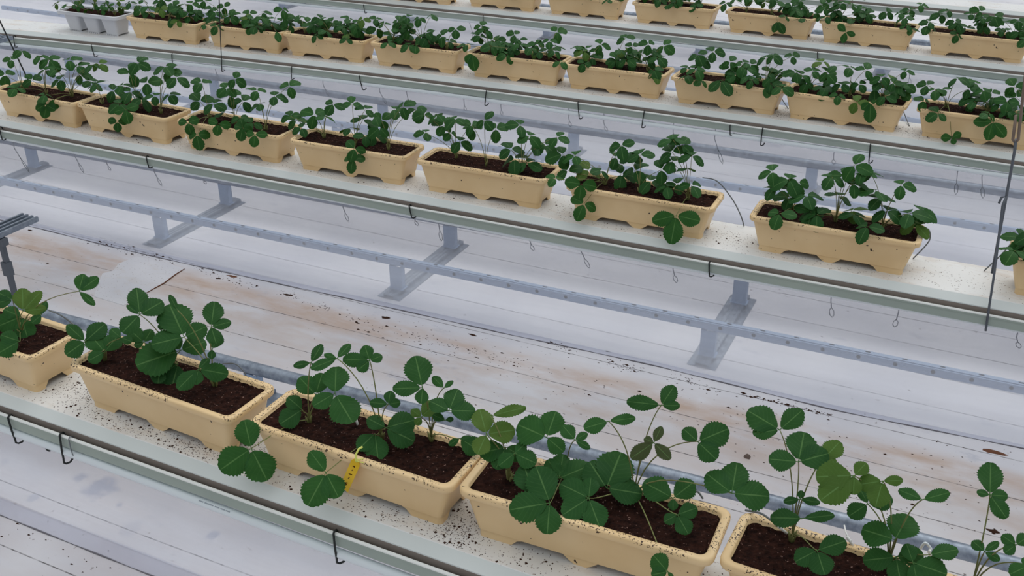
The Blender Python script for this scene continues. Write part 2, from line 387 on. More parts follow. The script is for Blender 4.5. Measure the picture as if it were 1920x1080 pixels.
# ------------------------------------------------------------------ hooks, loops and hanging rods
def hook(r, u0, v0, u1, v1, k, m=M_DARK, label=None, rad=.0032):
    p = at_y(u0, v0, lip(r, at_z(u0, v0, -.045).x) - .004); y = p.y
    q = at_y(u1, v1, y - .004)
    base = p.copy(); mb = MB()
    d = (q - p)
    path = [p + Vector((0, .016, -.012)), p + Vector((0, .010, .004)), p + Vector((0, .002, .007)), p + Vector((0, -.004, .002)), p + d * .5 + Vector((0, -.003, 0)), p + d * .85, q, q + Vector((.006, .004, -.003)), q + Vector((.014, .012, 0)), q + Vector((.016, .022, .008))]
    mb.tube(path, rad, 6); o = loc_parent(mb, base).build('hose_hook', m, None, True); o.location = base
    return tag(o, label or f'black wire hook holding the hose on the {ROWN[r]} gutter, {ORD[k]} from the left', 'hook', 'wire hooks over the gutter lips')
HK = {'A': [(17, 783, 30, 830), (114, 816, 120, 868), (627, 1000, 632, 1055)],
      'B': [(0, 240, 4, 262), (275, 295, 279, 314), (768, 387, 772, 408), (1330, 494, 1330, 518)],
      'C': [(26, 68, 28, 88), (172, 86, 177, 106), (323, 102, 323, 118), (547, 127, 546, 148), (674, 143, 680, 168), (912, 172, 909, 197), (1084, 193, 1086, 222), (1208, 210, 1203, 239), (1369, 236, 1369, 253), (1430, 242, 1426, 272), (1632, 272, 1629, 305)],
      'D': [(682, 10, 684, 24), (906, 31, 906, 42), (1533, 99, 1533, 110)]}
for r, L in HK.items():
    for k, a in enumerate(L): hook(r, *a, k)
hook('A', 131, 823, 136, 853, 0, M_WIRE, 'thin grey wire clip just right of the second black hook on the nearest gutter', .0018)
c = at_y(90, 840, lip('A', -.1) - .002); mb = MB(); mb.tube([c + Vector((.0105 * math.cos(t / 2), 0, .0105 * math.sin(t / 2))) for t in range(13)], .0028, 6)
tag(mb.build('wire_ring', M_DARK, None, True), 'small dark ring under the lip of the nearest gutter, left of its second hook', 'ring')

LP = {'B': [(27, 278, 55, 323), (140, 292, 157, 324), (200, 306, 207, 320), (289, 322, 303, 348), (380, 334, 386, 345), (643, 388, 653, 415), (776, 408, 783, 423), (822, 418, 828, 452), (993, 450, 1000, 470), (1089, 470, 1105, 503), (1262, 505, 1268, 530), (1558, 562, 1560, 595), (1684, 588, 1677, 613), (1906, 632, 1911, 653)],
      'C': [(403, 128, 410, 150), (606, 160, 617, 180), (712, 172, 725, 196), (762, 172, 768, 200), (870, 193, 873, 208), (939, 200, 941, 216), (1066, 220, 1070, 238), (1132, 230, 1138, 246), (1262, 247, 1264, 256), (1340, 260, 1355, 308), (1563, 292, 1563, 308), (1795, 325, 1792, 365), (1841, 332, 1843, 372)],
      'D': [(880, 42, 892, 80), (1350, 95, 1355, 108), (1590, 120, 1590, 132), (1705, 135, 1706, 160)]}
for r, L in LP.items():
    for k, (u0, v0, u1, v1) in enumerate(L):
        y = lip(r, at_z(u0, v0, -.1).x) + .075
        p = at_y(u0, v0, y); q = at_y(u1, v1, y); t0 = Vector((p.x, y, -.088)); mid = p.lerp(q, .45)
        mb = MB(); d = (q - p); w = Vector((.009, 0, 0))
        mb.tube([t0, p, mid], .0022, 6)
        mb.tube([mid, mid.lerp(q, .3) - w, mid.lerp(q, .75) - w * .9, q, mid.lerp(q, .75) + w * .9, mid.lerp(q, .3) + w, mid], .0016, 6)
        o = loc_parent(mb, t0).build('wire_loop', M_WIRE, None, True); o.location = t0
        tag(o, f'grey wire loop hanging behind the film of the {ROWN[r]} gutter, {"number " if k > 11 else ""}{ORD[k] if k < 12 else ("thirteenth" if k == 12 else "fourteenth")} from the left'.replace('number ', ''), 'wire loop', 'wire loops below the gutters')

def rod(path, rad, name, label, m=M_GALV, cat='hanging rod'):
    base = Vector(path[0]); mb = MB(); mb.tube(path, rad, 8); o = loc_parent(mb, base).build(name, m, None, True); o.location = base
    return tag(o, label, cat, 'hanging rods of the gutters')
M_ROD = mat('dull_steel_rod', srgb(98, 104, 112), .5, .5, .3)
a = at_y(1848, 620, lip('B', 2.31) - .006); b = at_y(1880, 385, 1.83); c = at_y(1887, 368, 1.835); d = at_y(1878, 370, 1.835); e = at_y(1873, 381, 1.835)
rod([a + Vector((0, .03, 0)), a, a.lerp(b, .5) + Vector((.003, 0, 0)), b, c, d, e], .0042, 'hanging_rod', 'lower dark steel rod hooked under the lip of the second gutter at the right edge', M_ROD)
a = at_y(1860, 512, 1.85); b = at_y(1884, 385, 1.85); c = at_y(1902, 285, 1.85); d = at_y(1904, 268, 1.85)
rod([a, b, c, d, d + Vector((.0, .012, .008)), c + Vector((0, .02, .01))], .0048, 'hanging_rod', 'middle steel rod overlapping the lower rod at the right edge', M_ROD)
a = at_y(1905, 216, 1.85); b = at_y(1899, 262, 1.85); c = at_y(1903, 269, 1.857); d = at_y(1909, 262, 1.85); e = at_y(1916, 200, 1.85)
rod([a, b, c, d, e, e + (e - d).normalized() * 1.6], .005, 'hanging_rod', 'U-shaped end of the upper steel rod near the right edge', mat('brown_grey_rod', srgb(128, 112, 100), .5, .5, .3))
a = at_y(416, 134, lip('C', -2.8) - .006); b = at_y(411, 0, lip('C', -2.8) - .006)
rod([a + Vector((.012, .02, .006)), a + Vector((.004, 0, 0)), a, a.lerp(b, .25), b, b + (b - a) * 2.5], .0032, 'hanging_rod', 'thin dark rod hooked under the third gutter at the left of the picture', M_DARK)
a = at_y(48, 140, 2.13); b = at_y(0, 40, 2.13); e = a + (a - b).normalized() * (a.z / abs((a - b).normalized().z))
rod([e, a, b, b + (b - a) * 3], .0042, 'hanging_rod', 'dark slanting rod rising behind the first box of the second row', M_DARK)

# beam ends at the left edge
def beam(u, v, z, L, label, wid=.055):
    p = at_z(u, v, z); g = empty('support_beam', p, label, 'beam'); mb = MB()
    for k, xo in enumerate((-1, -.34, .34, 1)): mb.box((xo * wid, -L / 2, .012), (wid * .12, L / 2, .012))
    mb.box((0, -L / 2, -.002), (wid * 1.12, L / 2, .002)); mb.build('ribbed_channel', M_GALV, g); return p, g
lb = at_z(14, 558, FLOOR); lt = at_y(4, 450, lb.y); zb = lt.z
p, g = beam(58, 410, zb + .02, 1.3, 'ribbed galvanised beam end on a leg at the left edge, in front of the film')
mb = MB(); q = Vector((lt.x - .01, lt.y, 0)) - Vector((p.x, p.y, 0)); ht = p.z - FLOOR
mb.box((q.x, q.y, -ht / 2 - .002), (.012, .012, ht / 2 - .003)); mb.box((q.x, q.y, -.03), (.03, .02, .02)); mb.box((q.x - .005, q.y, -ht * .5), (.022, .018, .04)); mb.build('leg', M_ROD, g)
p, g = beam(14, 72, .02, 1.2, 'short pale beam end at the left edge beside the third gutter')

# ------------------------------------------------------------------ tub of a planter box
LB, WB, HB = .65, .2066, .152
def rrect(hx, hy, r, n=7):
    pts = []
    for cx, cy, a0 in ((hx - r, hy - r, 0), (-hx + r, hy - r, 90), (-hx + r, -hy + r, 180), (hx - r, -hy + r, 270)):
        for k in range(n + 1):
            a = math.radians(a0 + 90 * k / n); pts.append((cx + r * math.cos(a), cy + r * math.sin(a)))
    return pts
def densify(pts, step=.012):
    out = []
    for i, p in enumerate(pts):
        q = pts[(i + 1) % len(pts)]; d = math.hypot(q[0] - p[0], q[1] - p[1]); k = max(1, int(round(d / step)))
        for j in range(k): out.append((p[0] + (q[0] - p[0]) * j / k, p[1] + (q[1] - p[1]) * j / k))
    return out
def tub_mesh():
    ref = densify(rrect(.5, .5 * .36, .07), .0176)          # shared parameterisation, scaled per level
    bot = (LB / 2 - .048, WB / 2 - .029); top = (LB / 2 - .012, WB / 2 - .012)
    def lvl(hx, hy, r, z):
        base = rrect(hx, hy, r); 
        # resample along perimeter by matching the reference's arc fractions
        return base, z
    K = None; loops = []
    def ring(hx, hy, r, z):
        n = 8; pts = []
        for (sx, sy, a0) in ((1, 1, 0), (-1, 1, 90), (-1, -1, 180), (1, -1, 270)):
            cx, cy = sx * (hx - r), sy * (hy - r)
            for k in range(n + 1):
                a = math.radians(a0 + 90 * k / n); pts.append((cx + r * math.cos(a), cy + r * math.sin(a)))
            # straight run to next corner
            m = 34 if sx * sy > 0 else 14
            nxt = {(1, 1): (-1, 1), (-1, 1): (-1, -1), (-1, -1): (1, -1), (1, -1): (1, 1)}[(sx, sy)]
            a = math.radians(a0 + 90); q = (nxt[0] * (hx - r) + r * math.cos(a), nxt[1] * (hy - r) + r * math.sin(a)); p = pts[-1]
            for k in range(1, m): pts.append((p[0] + (q[0] - p[0]) * k / m, p[1] + (q[1] - p[1]) * k / m))
        return [(x, y, z(x, y, hx, hy) if callable(z) else z) for x, y in pts]
    def foot(x, y, hx, hy):
        t = x / hx; s = y / hy
        def notch(v, c, w, ramp):
            d = abs(v - c); return max(0, min(1, (w + ramp - d) / ramp))
        long_side = abs(s) > .9
        h = 0
        if long_side: h = max(notch(t, -.375, .22, .075), notch(t, .375, .22, .075))
        if abs(t) > .97: h = max(h, notch(s, 0, .36, .2))
        return .0225 * h
    R = [ring(bot[0] + .001, bot[1] + .001, .014, foot), ring(bot[0] + .001, bot[1] + .001, .014, lambda x, y, a, b: max(.0235, foot(x, y, a, b) + .001)), ring(bot[0] + .0045, bot[1] + .0045, .016, .0255),
         ring(top[0] - .005, top[1] - .004, .023, .118), ring(top[0], top[1], .025, .1300), ring(LB / 2 - .0015, WB / 2 - .0015, .030, .1315), ring(LB / 2, WB / 2, .030, .135), ring(LB / 2, WB / 2, .030, .1475), ring(LB / 2 - .0025, WB / 2 - .0025, .029, .1512),
         ring(LB / 2 - .007, WB / 2 - .007, .027, .152), ring(LB / 2 - .018, WB / 2 - .018, .020, .151), ring(LB / 2 - .021, WB / 2 - .021, .018, .148), ring(LB / 2 - .024, WB / 2 - .024, .016, .115),
         ring(bot[0] - .004, bot[1] - .004, .022, .03), ring(bot[0] - .004, bot[1] - .004, .022, lambda x, y, a, b: foot(x, y, bot[0], bot[1]))]
    n = len(R[0]); mb = MB(); vs = [p for q in R for p in q]
    fs = [(i * n + j, i * n + (j + 1) % n, (i + 1) * n + (j + 1) % n, (i + 1) * n + j) for i in range(len(R) - 1) for j in range(n)]
    # the ring of feet is closed back to the outer bottom, the inside gets a floor
    fs += [((len(R) - 1) * n + j, (len(R) - 1) * n + (j + 1) % n, (j + 1) % n, j) for j in range(n)]
    fs.append(tuple(12 * n + j for j in range(n)))
    mb.add(vs, fs); me = mb.mesh('tub', M_TUB)
    sm = [True] * len(me.polygons)
    for i, p in enumerate(me.polygons):
        if i < 2 * n: sm[i] = False
    me.polygons.foreach_set('use_smooth', sm); me.set_sharp_from_angle(angle=math.radians(50)) if hasattr(me, 'set_sharp_from_angle') else None
    return me
TUB = tub_mesh()
def soil_mesh(seed):
    rnd = random.Random(seed); hx, hy = LB / 2 - .0225, WB / 2 - .0225; nx, ny = 74, 20; mb = MB(); vs = []
    ph = [rnd.uniform(0, 6) for _ in range(8)]
    for j in range(ny + 1):
        for i in range(nx + 1):
            a = -1 + 2 * i / nx; b = -1 + 2 * j / ny
            r = .017; x, y = a * hx, b * hy     # round the corners
            cx, cy = max(0, abs(x) - (hx - r)), max(0, abs(y) - (hy - r)); d = math.hypot(cx, cy)
            if d > r: x = math.copysign(hx - r + cx * r / d, x); y = math.copysign(hy - r + cy * r / d, y)
            edge = min(1 - abs(a), (1 - abs(b)) * .35) 
            z = .138 + .004 * math.sin(x * 22 + ph[0]) * math.cos(y * 30 + ph[1]) + .004 * math.sin(x * 9 + ph[2]) + rnd.uniform(-.0022, .0030)
            z = min(z, .147)
            if i in (0, nx) or j in (0, ny): z = .139 + rnd.uniform(-.002, .003)
            vs.append((x, y, z))
    mb.add(vs, [(j * (nx + 1) + i, j * (nx + 1) + i + 1, (j + 1) * (nx + 1) + i + 1, (j + 1) * (nx + 1) + i) for j in range(ny) for i in range(nx)])
    return mb.mesh('soil', M_SOIL)
SOILS = [soil_mesh(k) for k in range(4)]

# ------------------------------------------------------------------ strawberry leaves
def leaflet(mb, hub, dirv, nrm, ln, wr=.43, droop=.16, fold=.22, nt=22, rnd=random):
    d = dirv.normalized(); n = (nrm - d * nrm.dot(d)).normalized(); s = d.cross(n)
    prof = lambda t: max(0.0, math.sin(math.pi * min(1.0, max(0.0, t ** 1.02)))) ** .72 * (.84 + .26 * t)
    ln *= 1.03; vs = []; uv = []; tw = rnd.uniform(-.15, .15); rip = rnd.uniform(0, 6)
    ss = (-1, -.55, 0, .55, 1)
    for i in range(nt + 1):
        t = i / nt; tt = .09 + .91 * t
        w = prof(.03 + .945 * t) * ln * wr
        tooth = (1.04 if i % 2 else .92) if 3 < i else 1.0
        for k in ss:
            ww = w * (tooth if abs(k) == 1 else 1)
            fw = (.012 * ln if (abs(k) == 1 and i % 2 and i > 3) else 0)
            z = -droop * ln * t * t + fold * abs(k) * ww * (1 - .9 * t) - .10 * k * k * ww + .02 * ln * math.sin(t * 9 + k * 3 + rip) * abs(k) + tw * k * ww * t
            p = hub + d * (ln * tt + fw) + s * (k * ww) + n * z
            vs.append(p); uv.append((k, t))
    m = len(ss); fs = [(i * m + j, i * m + j + 1, (i + 1) * m + j + 1, (i + 1) * m + j) for i in range(nt) for j in range(m - 1)]
    mb.add(vs, fs, uv); mb.tube([hub, hub + d * ln * .12 + n * .0003], .0011, 5)
# library of trifoliate leaves for the rows farther back
LIB = []
for k in range(14):
    rnd = random.Random(100 + k); mb = MB()
    for a in (0, 1, -1):
        an = a * math.radians(rnd.uniform(88, 118)); el = rnd.uniform(-.35, .1)
        d = Vector((math.cos(an), math.sin(an), el)); nr = Vector((-.25 * math.cos(an), -.25 * math.sin(an), 1))
        leaflet(mb, Vector((0, 0, 0)), d, nr, rnd.uniform(.85, 1.1) * (1 if a == 0 else .93), rnd.uniform(.36, .44), rnd.uniform(.1, .45), rnd.uniform(.1, .4), 12, rnd)
    LIB.append(mb.v[:] and (mb, rnd))
LIBM = {}
for k, (mb, _) in enumerate(LIB):
    LIBM[k] = mb.mesh('leaf', M_LEAFY if k == 13 else M_LEAF, True)
def bez(a, b, c, d, n=9):
    out = []
    for i in range(n + 1):
        t = i / n; out.append(a * (1 - t) ** 3 + b * 3 * t * (1 - t) ** 2 + c * 3 * t * t * (1 - t) + d * t ** 3)
    return out
def petiole(mb, base, hub, rad=.0014, rnd=random):
    h = hub - base; side = Vector((h.x, h.y, 0))
    b = base + Vector((h.x * .15, h.y * .15, max(.03, abs(h.z) * .55 + .02))); c = hub - side * .25 + Vector((0, 0, .012 if h.z < .02 else -.02))
    mb.tube(bez(base, b, c, hub), [rad * (1.25 - .05 * i) for i in range(10)], 6)
def crown(mb, c, rnd=random):
    for k in range(7):
        a = rnd.uniform(0, 6.28); h = rnd.uniform(.012, .028); mb.tube([c + Vector((.003 * math.cos(a), .003 * math.sin(a), -.008)), c + Vector((.006 * math.cos(a), .006 * math.sin(a), h * .5)), c + Vector((.011 * math.cos(a), .011 * math.sin(a), h))], [.004, .0035, .0012], 5)

BOX = {'A1': (-.63, -.002, -.037), 'A2': (.139, .001, -.043), 'A3': (.832, -.006, -.024), 'A4': (1.488, .005, .026), 'A5': (2.153, .013, -.036),
 'B1': (-2.587, 1.99, -.017), 'B2': (-1.942, 1.993, -.023), 'B3': (-1.243, 2.002, .016), 'B4': (-.534, 2.004, .029), 'B5': (.171, 2.016, .023), 'B6': (.917, 2.011, .015), 'B7': (1.712, 2.017, .006), 'B8': (2.664, 2.038, .004),
 'C1': (-3.273, 3.715, .02), 'C2': (-2.583, 3.754, .03), 'C3': (-1.930, 3.786, .031), 'C4': (-1.245, 3.811, .03), 'C5': (-.548, 3.833, .028), 'C6': (.110, 3.837, -.003), 'C7': (.795, 3.823, -.023), 'C8': (1.449, 3.8, -.043), 'C9': (2.146, 3.78, -.035),
 'D3': (-2.30, 5.64, .01), 'D4': (-1.562, 5.69, .006), 'D5': (-.845, 5.695, -.008), 'D6': (-.120, 5.685, -.013), 'D7': (.604, 5.667, -.031), 'D8': (1.284, 5.64, -.035), 'D9': (2.002, 5.602, -.045), 'D2': (-3.02, 5.60, .01)}
LAB = {
 'A1': 'cream planter box cut off by the left edge, nearest row', 'A2': 'cream planter box second from the left in the nearest row, bushy leaves at its back',
 'A3': 'cream planter box with the yellow tag hanging on its rim, nearest row', 'A4': 'cream planter box with large flat leaves, fourth from the left in the nearest row',
 'A5': 'cream planter box in the bottom right corner, rim thick with soil', 'B7': 'cream planter box standing alone with bare gutter on its right, second row',
 'B8': 'cream planter box cut off by the right edge in the second row', 'C9': 'cream planter box at the right end of the third row, behind the hanging rods',
 'B1': 'cream planter box at the left edge in the second row'}
LEAVES = {
'A1': ([(40, 628), (-15, 605)], [
 ((43, 583), [(42, 541, .40), (76, 546, .25), (85, 578, .3)], 'y'), ((40, 594), [(-6, 612), (52, 634), (8, 580)]), ((37, 640), [(-4, 662), (2, 628)]), ((24, 562), [(-4, 548), (-10, 568)]),
 ((148, 546), [(156, 514, .38), (183, 520, .3), (177, 571, .2)]), ((78, 590), [(86, 565, .25), (60, 605)])]),
'A2': ([(403, 722), (196, 672), (328, 690)], [
 ((262, 590), [(256, 540, .34), (304, 565), (230, 622), (238, 572, .2)]), ((196, 660), [(168, 625), (222, 628), (166, 676)]), ((160, 640), [(126, 609, .25), (196, 607, .4), (124, 664, .48)]),
 ((226, 633), [(208, 617), (247, 640)]), ((270, 642), [(243, 618), (284, 618), (252, 648)]), ((345, 632), [(318, 571, .44), (386, 612, .42), (285, 645)]),
 ((338, 657), [(385, 640), (320, 628), (258, 683)]), ((300, 690), [(296, 718), (275, 680, .3)]), ((334, 682), [(320, 734), (286, 712)]), ((396, 613), [(402, 566, .38), (432, 603, .32), (405, 643)]),
 ((333, 582), [(318, 553, .18)]), ((372, 692), [(334, 728, .34), (426, 701, .34), (366, 720), (392, 672, .3)]), ((398, 655), [(410, 625), (396, 672)]), ((313, 612), [(300, 590), (328, 590), (296, 612)])]),
'A3': ([(580, 790), (833, 798), (715, 822)], [
 ((471, 841), [(461, 787, .44), (414, 880, .44), (500, 899, .46)]), ((611, 886), [(582, 847, .36), (578, 946, .42), (634, 931, .46)]), ((567, 768), [(540, 745), (526, 794)]),
 ((628, 738), [(588, 760, .4), (630, 688, .46), (660, 790, .46)]), ((592, 740), [(562, 708), (604, 700)]), ((583, 680), [(551, 686, .25), (603, 646, .25), (597, 694, .28)]),
 ((632, 672), [(584, 690, .22), (656, 645, .24), (608, 664, .25)]), ((693, 676), [(644, 673, .3), (684, 648), (716, 667), (671, 694)]),
 ((792, 727), [(779, 668, .42), (790, 756), (738, 728, .3)]), ((832, 728), [(812, 706, .3), (849, 714, .25)]), ((842, 770), [(807, 752), (858, 730), (890, 770)]),
 ((723, 802), [(777, 787), (690, 784), (775, 826)]), ((703, 813), [(709, 862), (672, 842)]), ((728, 758), [(694, 754, .3), (732, 733), (750, 754)]), ((790, 782), [(818, 754), (772, 768), (780, 796)], 'y'), ((862, 822), [(842, 834, .3), (885, 822, .3), (900, 845)]),
 ((835, 788), [(812, 778, .35), (850, 785, .35)])]),
'A4': ([(955, 900), (1082, 862), (1218, 880)], [
 ((912, 814), [(900, 768), (964, 806), (896, 850)], 'y'), ((920, 780), [(985, 763, .17)], 'y'), ((948, 838), [(982, 858), (930, 878), (900, 850)]), ((965, 850), [(936, 872), (1004, 868), (985, 832)]),
 ((1025, 820), [(972, 796, .52), (1042, 772, .46), (1056, 846, .42)]), ((1078, 825), [(1056, 798), (1101, 812, .3), (1106, 840, .25)]), ((1141, 790), [(1096, 802, .36), (1190, 783, .24)]),
 ((1031, 943), [(1006, 876, .42), (957, 955, .40), (1026, 999, .44)]), ((1003, 928), [(982, 872, .46)]), ((1048, 897), [(1106, 872, .36), (1028, 862), (1056, 852)]), ((1137, 915), [(1106, 866, .5), (1164, 849, .5), (1202, 925, .4)]),
 ((1104, 934), [(1052, 907), (1056, 964, .42), (1124, 987, .42), (1108, 896)]), ((1240, 760), [(1177, 752, .24), (1264, 724, .36), (1274, 760, .3)]), ((1226, 830), [(1240, 800, .28), (1184, 858, .3), (1256, 860, .3), (1208, 822)], 'd'),
 ((1308, 828), [(1282, 804), (1364, 804, .42), (1342, 860, .46)]), ((1372, 925), [(1326, 888), (1382, 868), (1441, 930, .44)]), ((1262, 934), [(1208, 904), (1300, 904), (1262, 956)]), ((1270, 965), [(1306, 952), (1290, 1000), (1246, 978)]),
 ((1252, 1072), [(1226, 1042, .5), (1262, 1084, .3), (1222, 1078)])]),
'A5': ([(1500, 968), (1668, 1048), (1825, 1066)], [
 ((1462, 806), [(1404, 770, .42), (1504, 769, .34), (1413, 812, .3)]), ((1497, 866), [(1443, 860, .42), (1508, 811, .5), (1552, 850, .44)]), ((1543, 862), [(1574, 828), (1568, 866)], 'y'),
 ((1602, 892), [(1532, 893, .44), (1540, 936, .36), (1624, 868), (1600, 926)], 'y'), ((1655, 902), [(1610, 908), (1692, 900, .3), (1642, 948)], 'y'), ((1627, 945), [(1672, 934, .44), (1592, 967), (1612, 915, .3)]),
 ((1505, 972), [(1446, 970, .34), (1563, 965, .2)]), ((1500, 936), [(1470, 940, .28), (1537, 942, .25), (1503, 920)]), ((1532, 1032), [(1492, 1052), (1585, 1014, .38), (1546, 1076, .5)]),
 ((1730, 937), [(1686, 918, .28), (1779, 923, .28)]), ((1678, 1012), [(1703, 966, .54), (1618, 992, .46)]), ((1680, 1045), [(1620, 1050, .4), (1688, 1088, .5), (1730, 1040)]), ((1712, 1055), [(1774, 1076), (1700, 1020), (1720, 1090)]),
 ((1742, 1040), [(1795, 1030, .32)]), ((1856, 928), [(1858, 868, .36), (1832, 922, .36), (1887, 970, .34), (1889, 930)]), ((1846, 1034), [(1824, 1014), (1872, 1016, .25), (1874, 1050, .3)]), ((1905, 1022), [(1879, 1004), (1884, 1036), (1930, 1004)]), ((1930, 1060), [(1894, 1076), (1918, 1046)])]),
}
HUBS = {
'B1': [(22, 112), (40, 95), (10, 140), (75, 105), (92, 112), (105, 130), (130, 113), (145, 124), (172, 122), (186, 120), (30, 165), (60, 150), (85, 132), (150, 140), (170, 152), (85, 178), (88, 197), (40, 155), (112, 150)],
'B2': [(258, 118), (243, 138), (230, 160), (275, 155), (310, 125), (330, 145), (318, 133), (212, 170), (225, 195), (235, 205), (220, 228), (265, 185), (290, 180), (318, 178), (180, 158), (245, 172)],
'B3': [(378, 155), (425, 165), (440, 148), (482, 170), (542, 162), (400, 195), (420, 210), (455, 190), (375, 190), (487, 195), (515, 180), (450, 220), (352, 230), (370, 252), (455, 240), (475, 230), (478, 252), (430, 180), (410, 232)],
'B4': [(625, 195), (660, 195), (685, 205), (590, 215), (555, 225), (565, 240), (610, 220), (655, 240), (680, 225), (740, 205), (755, 200), (780, 205), (715, 225), (712, 240), (685, 255), (700, 250), (665, 278), (662, 298), (545, 218)],
'B5': [(820, 215), (855, 222), (885, 235), (908, 225), (930, 242), (845, 250), (862, 265), (882, 240), (832, 235), (795, 215), (798, 248), (975, 234), (992, 255), (965, 298), (988, 305), (1005, 268), (1022, 272), (1045, 257), (958, 280)],
'B6': [(1055, 290), (1078, 292), (1065, 320), (1042, 335), (1090, 345), (1095, 382), (1105, 320), (1127, 320), (1165, 272), (1155, 295), (1182, 297), (1200, 290), (1190, 320), (1165, 327), (1220, 340), (1262, 262), (1260, 285), (1278, 272), (1297, 292), (1260, 302), (1288, 315), (1240, 318), (1250, 350), (1270, 345), (1297, 347)],
'B7': [(1448, 322), (1480, 337), (1497, 342), (1455, 352), (1482, 370), (1512, 367), (1462, 400), (1520, 397), (1532, 402), (1560, 332), (1582, 330), (1602, 310), (1617, 322), (1632, 325), (1600, 345), (1642, 357), (1652, 372), (1598, 395), (1627, 425), (1602, 402), (1662, 395), (1690, 347), (1706, 400), (1725, 395), (1716, 420), (1572, 367)],
'B8': [(1902, 470), (1925, 460), (1940, 440), (1915, 448), (1950, 470)]}
SPEC = {'B6': [((1268, 404), [(1224, 414, .33), (1311, 414, .35), (1258, 456, .36)])], 'B1': [((85, 196), [(68, 206, .42), (104, 206, .42)])], 'B7': [],
 'C7': [((1352, 150), [(1330, 170, .31), (1370, 178, .32)]), ((1440, 158), [(1438, 183, .32)])], 'C8': [((1632, 192), [(1616, 205), (1642, 190), (1631, 229, .32)]), ((1640, 165), [(1640, 198, .31)])],
 'C9': [((1862, 228), [(1826, 228, .31), (1852, 262, .32), (1884, 256, .31)]), ((1785, 258), [(1765, 258), (1790, 270), (1802, 250)])], 'C5': [((945, 88), [(950, 118, .25)]), ((885, 100), [(890, 132, .35), (875, 118)])], 'C4': [((780, 84), [(779, 100, .45)])],
 'D7': [((1458, 40), [(1450, 60, .31), (1470, 62, .3)])], 'D8': [((1586, 60), [(1572, 46, .35), (1580, 80, .32), (1603, 66, .31)])], 'C1': [], 'C2': [((518, 58), [(524, 78, .31)])]}

def top_normal(p, a, b, jit):
    v = (CAM_POS - p).normalized(); return (v * a + Vector((0, 0, b)) + Vector((random.uniform(-jit, jit), random.uniform(-jit, jit), random.uniform(-jit, jit) * .5))).normalized()
def hub_point(u, v, yc, zmin=.175, front=-.135):
    yo = random.uniform(-.03, .05); p = at_y(u, v, yc + yo)
    while p.z < zmin and yo > front: yo -= .01; p = at_y(u, v, yc + yo)
    if p.z < zmin: p = at_y(u, v, yc + front - .012)
    over = p.z < zmin
    while p.z > .42: yo += .01; p = at_y(u, v, yc + yo)
    if over and p.z < .02: pass
    return p, over
def detailed_leaf(spec, yc, plant, smb, crowns, base, tagsym=None):
    (u, v), tips = spec[0], spec[1]; flag = spec[2] if len(spec) > 2 else None
    h, over = hub_point(u, v, yc)
    nrm = top_normal(h, 1.0 if over else .75, .1 if over else .45, .12)
    mb = MB()
    for t in tips:
        wr = (t[2] if len(t) > 2 else .43) * 1.02
        d = ray(t[0], t[1]); den = d.dot(nrm); s = (h - CAM_POS).dot(nrm) / den; p = CAM_POS + d * s; e = p - h
        if e.length > .14: e = e.normalized() * .14
        if over and (h + e).y > yc - .118: e.y = (yc - .118) - h.y
        leaflet(mb, h, e, nrm, e.length, wr, .04, .12, 22)
    c = min(crowns, key=lambda q: (q - h).length); petiole(smb, c, h, .0015)
    m = {'y': M_LEAFY, 'd': M_LEAFD}.get(flag, M_LEAF)
    o = loc_parent(mb, h).build('leaf', m, plant, True); o.location = h - base
    if flag: o['label'] = {'y': 'yellowish green leaf', 'd': 'withered dark leaf'}[flag]

